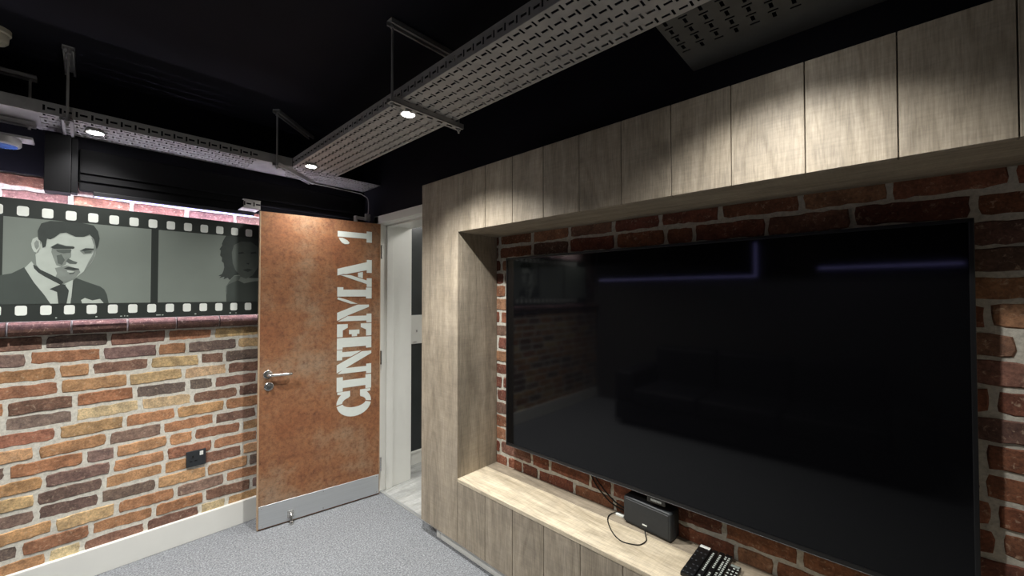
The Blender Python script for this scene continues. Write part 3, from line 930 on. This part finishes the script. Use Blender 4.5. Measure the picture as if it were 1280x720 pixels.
def hanger(label, p, q, ceil0=None, ceil1=None, rods=(0, 1), zc=ZC, ext=.0):
    p, q = Vector((*p, 0)), Vector((*q, 0))
    t = thing('tray_hanger', label, 'bracket', ((p.x + q.x) / 2, (p.y + q.y) / 2, ZT), group=None)
    bm = B(); channel(bm, (p.x, p.y, ZT - .026), (q.x, q.y, ZT - .026), up=False)
    obj('cross_channel', bm, M['galv'], t)
    d = (q - p).normalized()
    a, b = p + d * .014, q - d * .014
    for k in rods:
        c = (a, b)[k]
        bm = B(); rod(bm, (c.x, c.y, ZT - .045), (c.x, c.y, zc - .002), .005, 10)
        lathe(bm, (c.x, c.y, ZT - .034), (0, 0, 1), [(.0095, 0), (.0095, .008)], 6)
        lathe(bm, (c.x, c.y, zc - .035), (0, 0, 1), [(.0095, 0), (.0095, .008)], 6)
        obj('threaded_rod', bm, M['galv'], t)
    bm = B(); channel(bm, (p.x, p.y, zc - .0215), (q.x, q.y, zc - .0215), up=True)
    obj('ceiling_channel', bm, M['galv'], t)
    return t
hanger('tray hanger right beside the bright spotlight nearest the television', (.835, 1.47), (1.215, 1.47))
hanger('tray hanger set diagonally over the corner joint near the door', (.775, 2.70), (1.085, 2.985), rods=(0,))
hanger('tray hanger over the brick wall tray beside the leftmost spotlight', (-.072, 2.70), (-.072, 3.01), rods=(0,))
# a further hanger at the left edge of the view, fixed a little below the ceiling
t4 = thing('tray_hanger', 'tray hanger at the far left edge with a lowered top channel', 'bracket', (-.4, 2.9, ZT))
bm = B(); channel(bm, (-.75, 2.92, 2.475), (-.175, 2.92, 2.475), up=True); obj('top_channel', bm, M['galv'], t4)
bm = B(); rod(bm, (-.195, 2.92, ZT - .04), (-.195, 2.92, 2.49), .005, 10); obj('threaded_rod', bm, M['galv'], t4)
bm = B(); rod(bm, (-.70, 2.92, ZT - .04), (-.70, 2.92, ZC - .001), .005, 10); obj('threaded_rod', bm, M['galv'], t4)
bm = B(); channel(bm, (-.75, 2.92, ZT - .027), (-.175, 2.92, ZT - .027), up=False); obj('cross_channel', bm, M['galv'], t4)

# ------------------------------------------------------------------ spotlights fixed under the trays, and added ceiling fill lamps
def spot(label, x, y, power, z=ZT):
    t = thing('spotlight', label, 'spotlight', (x, y, z), group='spotlights fixed under the cable trays')
    bm = B(); lathe(bm, (x, y, z - .0165), (0, 0, 1), [(.0285, .0), (.034, .0), (.037, .004), (.036, .009), (.030, .0155)], 28)
    obj('lamp_ring', bm, M['galv'], t, smooth=True)
    bm = B(); lathe(bm, (x, y, z - .0195), (0, 0, 1), [(.0, 0), (.022, .0003), (.0290, .003)], 24, cap=False)
    obj('lamp_lens', bm, M['lamp'], t)
    ld = bpy.data.lights.new('spotlight_beam', 'SPOT'); ld.energy = power; ld.spot_size = math.radians(128); ld.spot_blend = 1.0
    ld.shadow_soft_size = .022; ld.color = (1.0, .98, .94)
    o = link(bpy.data.objects.new('spotlight_beam', ld), t); o.location = (0, 0, -.03)
    return t
PW = 155
spot('bright spotlight under the tray nearest the television', .963, 1.531, PW)
spot('spotlight under the tray corner above the rusty door', .945, 2.60, PW * .22)
spot('leftmost spotlight, under the tray along the brick wall', .018, 2.837, PW * .13)
spot('spotlight under the tray branch beyond the top edge of the view', 1.10, .20, PW * .42)
spot('spotlight under the brick wall tray beyond the left edge of the view', -1.0, 2.86, PW * .5)
spot('unseen fill lamp added on the ceiling beyond the left edge, brightening the brick wall', -.35, 1.95, PW * 1.35, ZC)  # added fill to lift the brick wall and door
spot('unseen fill lamp added on the ceiling behind the viewer, nearer the dark side wall', -.9, .3, PW * .10, ZC)  # added ambient fill, no fitting known here
spot('unseen fill lamp added on the ceiling behind the viewer, nearer the television', .3, -.9, PW * .10, ZC)  # second added ambient fill behind the camera

# lamp with blue coated glass at the left edge
fl = thing('floodlight', 'small lamp with blue glass hanging under the tray at left edge', 'lamp', (-.26, 2.9, 2.25))
bm = B(); box(bm, -.36, -.18, 2.86, 2.96, 2.178, 2.190, .003, 2); box(bm, -.355, -.335, 2.90, 2.92, 2.19, ZT - .028)
obj('mount_plate', bm, M['galv'], fl)
bm = B(); lathe(bm, (-.275, 2.91, 2.178), (0, 0, -1), [(.060, 0), (.060, .03), (.055, .036)], 28)
bl = obj('lamp_housing', bm, M['galv'], fl, smooth=True)
bm = B(); lathe(bm, (-.275, 2.91, 2.1425), (0, 0, -1), [(.05, 0), (.045, .006), (.02, .010), (0, .011)], 28, cap=False)
obj('blue_lens', bm, M['blue_glass'], fl, smooth=True)

# ------------------------------------------------------------------ boxes and fittings on the wall top
bx = thing('trunking_box', 'tall black box standing proud below the tray over the film strip', 'trunking', (-.1, 2.95, 1.97))
bm = B(); box(bm, -.149, -.063, 2.930, YB - .002, 1.968, 2.25, .002, 2)
obj('box_body', bm, M['matt_black'], bx)
bm = B(); box(bm, -.0625, -.0400, 2.955, YB - .002, 1.975, 2.25, .002)
obj('side_cover', bm, M['matt_black'], bx)
ll = thing('linear_light', 'thin black light bar with violet glow under the bulkhead', 'light bar', (.4, 2.99, 1.98))
bm = B(); box(bm, .015, .735, 2.975, YB - .002, 1.975, 1.9978, .002)
obj('light_profile', bm, M['black_gloss'], ll)
bm = B(); box(bm, .02, .73, 2.985, 3.01, 1.9715, 1.976)
obj('light_diffuser', bm, M['led_blue'], ll)
vb = thing('perforated_bracket', 'small slotted metal bracket on the bulkhead by top corner of door', 'bracket', (.70, 2.87, 2.0))
bm = B()
strip_holes(bm, lambda a, b: (a, 2.872, 2.005 + b), .652, .742, 0, .05, 1)
add_solid(obj('slotted_plate', bm, M['galv'], vb))
bm = B(); box(bm, .65, .744, 2.874, 2.997, 2.003, 2.008); box(bm, .65, .744, 2.872, 2.9, 2.054, 2.057)
obj('return_flange', bm, M['galv'], vb)
# door contact with its wire
dc = thing('door_contact', 'small metal door contact and wire above the hinge corner of door', 'sensor', (1.44, 2.80, 2.03))
bm = B(); box(bm, 1.36, 1.44, 2.855, 2.885, 2.03, 2.05, .002); box(bm, 1.425, 1.465, 2.84, 2.86, 2.025, 2.075, .003); box(bm, 1.345, 1.362, 2.84, 2.87, 2.00, 2.05, .002)
lathe(bm, (1.45, 2.84, 2.05), (0, -1, 0), [(.008, 0), (.008, .006)], 12)
obj('contact_body', bm, M['galv'], dc)
bm = B(); tube(bm, [(1.448, 2.85, 2.07), (1.452, 2.85, 2.12), (1.445, 2.85, 2.19), (1.41, 2.86, 2.215), (1.36, 2.865, 2.225), (1.0, 2.875, 2.235)], .003, 8, 8)
obj('wire', bm, M['galv'], dc)
# smoke detector
sd = thing('smoke_detector', 'cream smoke detector on the ceiling at the far left edge', 'smoke detector', (-.288, 2.75, ZC))
bm = B(); lathe(bm, (-.288, 2.75, ZC - .001), (0, 0, -1), [(.052, 0), (.052, .018), (.046, .024), (.044, .052), (.036, .062), (0, .064)], 32)
obj('detector_body', bm, M['cream'], sd, smooth=True)

# ------------------------------------------------------------------ things on the shelf
SZ = S0
sp = thing('desktop_speaker', 'black box speaker standing on the wood shelf under the television', 'speaker', (1.668, .762, SZ))
ang = math.atan2(.872 - .651, 1.678 - 1.659)          # direction of the front face, right to left
sp.rotation_euler = (0, 0, ang - PI / 2)
bm = B(); box(bm, 0, .076, -.112, .112, .004, .122, .010, 3)
obj('speaker_body', bm, M['plastic'], sp, local=True, smooth=True)
bm = B(); box(bm, -.0015, .003, -.102, .102, .013, .112, .002)
obj('speaker_grille', bm, M['plastic'], sp, local=True)
bm = B(); box(bm, -.003, -.001, -.005, .017, .026, .0315, .0005)
o = obj('logo', bm, M['film_hole'], sp, local=True); o['label'] = 'small white logo bar'
for yy in (-.09, .09):
    for xx in (.015, .06):
        bm = B(); lathe(bm, (xx, yy, 0), (0, 0, 1), [(.007, 0), (.007, .006)], 10)
        obj('foot', bm, M['rubber'], sp, local=True)
cz = SZ + .0024
bm = B()
tube(bm, [(1.656, .760, SZ + .020), (1.648, .757, SZ + .010), (1.640, .751, cz), (1.61, .735, cz), (1.57, .740, cz), (1.549, .762, cz), (1.536, .81, cz), (1.564, .865, cz), (1.624, .922, cz), (1.672, .944, cz), (1.705, .935, cz + .004), (1.716, .905, cz + .012)], .0024, 8, 8)
tag(obj('speaker_cable', bm, M['rubber'], smooth=True), 'thin dark cable looping over the shelf in front of the speaker', 'cable')
bm = B(); box(bm, 1.700, 1.712, .885, .925, SZ + .0005, SZ + .010, .002, 2)
pb = obj('cable_plug', bm, M['film_hole'], smooth=True); tag(pb, 'white cable plug beside the speaker', 'plug')
for k, (oy, oz) in enumerate(((0, 0), (.02, -.012))):
    bm = B()
    tube(bm, [(1.715, 1.085 + oy, .625), (1.728, 1.075 + oy * .8, .598), (1.730, 1.035 + oy, .545 + oz), (1.730, .99 + oy, .505 + oz), (1.727, .94 + oy, .478 + oz), (1.722, .89, .47 + oz), (1.72, .84, .468 + oz)], .0032, 8, 8)
    tag(obj('television_cable', bm, M['rubber'], smooth=True), ('upper' if k == 0 else 'lower') + ' of two black cables running from the television down behind the speaker', 'cable', 'cables behind the speaker')

def remote(label, x0, x1, y0, y1, h, rows, cols, light, seed, rz=0.0, panel=None):
    t = thing('remote_control', label, 'remote control', ((x0 + x1) / 2, (y0 + y1) / 2, SZ), rz, group='remote controls on the shelf')
    hx, hy = (x1 - x0) / 2, (y1 - y0) / 2
    bm = B(); box(bm, -hx, hx, -hy, hy, .0003, h, min(.004, hy * .35), 2)
    obj('case', bm, M['bezel'], t, local=True, smooth=True)
    rg = random.Random(seed)
    w = min(.0035, 2 * hy / cols * .3)
    bm = B(); box(bm, -.003, .003, -w, w, -.001, .0012, .0006)
    b0 = obj('button', bm, M[light], t, local=True); first = True
    for r in range(rows):
        for c in range(cols):
            if rg.random() < .12: continue
            o = b0 if first else link(b0.copy(), t)
            first = False
            o.location = (-hx + .012 + (2 * hx - .04) * r / max(1, rows - 1), -hy + (2 * hy) * (c + .5) / cols, h)
    if panel:
        a0, a1, m_ = panel
        bm = B(); box(bm, a0 * hx, a1 * hx, -hy * .8, hy * .8, h - .001, h + .0006)
        o = obj('label_plate', bm, M[m_], t, local=True); o['label'] = 'pale label plate'
    return t
remote('widest black remote with a pale label at its far end', 1.50, 1.722, .510, .556, .016, 7, 3, 'plastic', 1, 0, (.80, .96, 'film_hole'))
remote('slim black remote with pale buttons, touching the widest remote', 1.50, 1.716, .486, .506, .017, 15, 1, 'p_light', 2)
remote('slim black remote with pale buttons, second from the widest remote', 1.50, 1.720, .463, .482, .017, 15, 1, 'p_light', 3)
remote('black remote with two columns of pale buttons between slim remotes and pale keypad remote', 1.50, 1.722, .436, .459, .018, 15, 2, 'p_light', 4)
remote('shorter black remote with grey keypad, rightmost on the shelf', 1.48, 1.678, .396, .432, .015, 9, 3, 'p_light', 5, 0, (.80, .95, 'p_mid'))

# ------------------------------------------------------------------ sofa along the side wall (the television reflects it)
so_ = thing('sofa', 'dark three seat sofa along the side wall, seen only reflected in the television screen', 'sofa', (-1.2, 1.0, 0))
bm = B(); box(bm, -1.66, -.80, -.25, 2.25, .06, .26, .02, 3)
obj('base', bm, M['charcoal'], so_, smooth=True)
for k in range(3):
    y0 = -.03 + k * .69
    bm = B(); box(bm, -1.45, -.78, y0 + .004, y0 + .686, .262, .43, .045, 4); obj('seat_cushion', bm, M['charcoal'], so_, smooth=True)
    bm = B(); box(bm, -1.62, -1.42, y0 + .004, y0 + .686, .30, .84, .06, 4); obj('back_cushion', bm, M['charcoal'], so_, smooth=True)
for y0 in (-.25, 2.042):
    bm = B(); box(bm, -1.66, -.80, y0, y0 + .21, .255, .60, .05, 4); obj('armrest', bm, M['charcoal'], so_, smooth=True)
for xx in (-1.6, -.88):
    for yy in (-.18, 2.18):
        bm = B(); lathe(bm, (xx, yy, 0), (0, 0, 1), [(.018, 0), (.025, .07)], 14); obj('leg', bm, M['matt_black'], so_)

# ------------------------------------------------------------------ world and colour
w = bpy.data.worlds.new('world'); bpy.context.scene.world = w
w.use_nodes = True
w.node_tree.nodes['Background'].inputs['Color'].default_value = (0.0, 0.0, 0.0, 1)
vs = bpy.context.scene.view_settings
bpy.context.scene.display_settings.display_device = 'sRGB'
vs.view_transform = 'Standard'; vs.look = 'None'; vs.gamma = 1.0; vs.use_curve_mapping = False
vs.exposure = 0.12
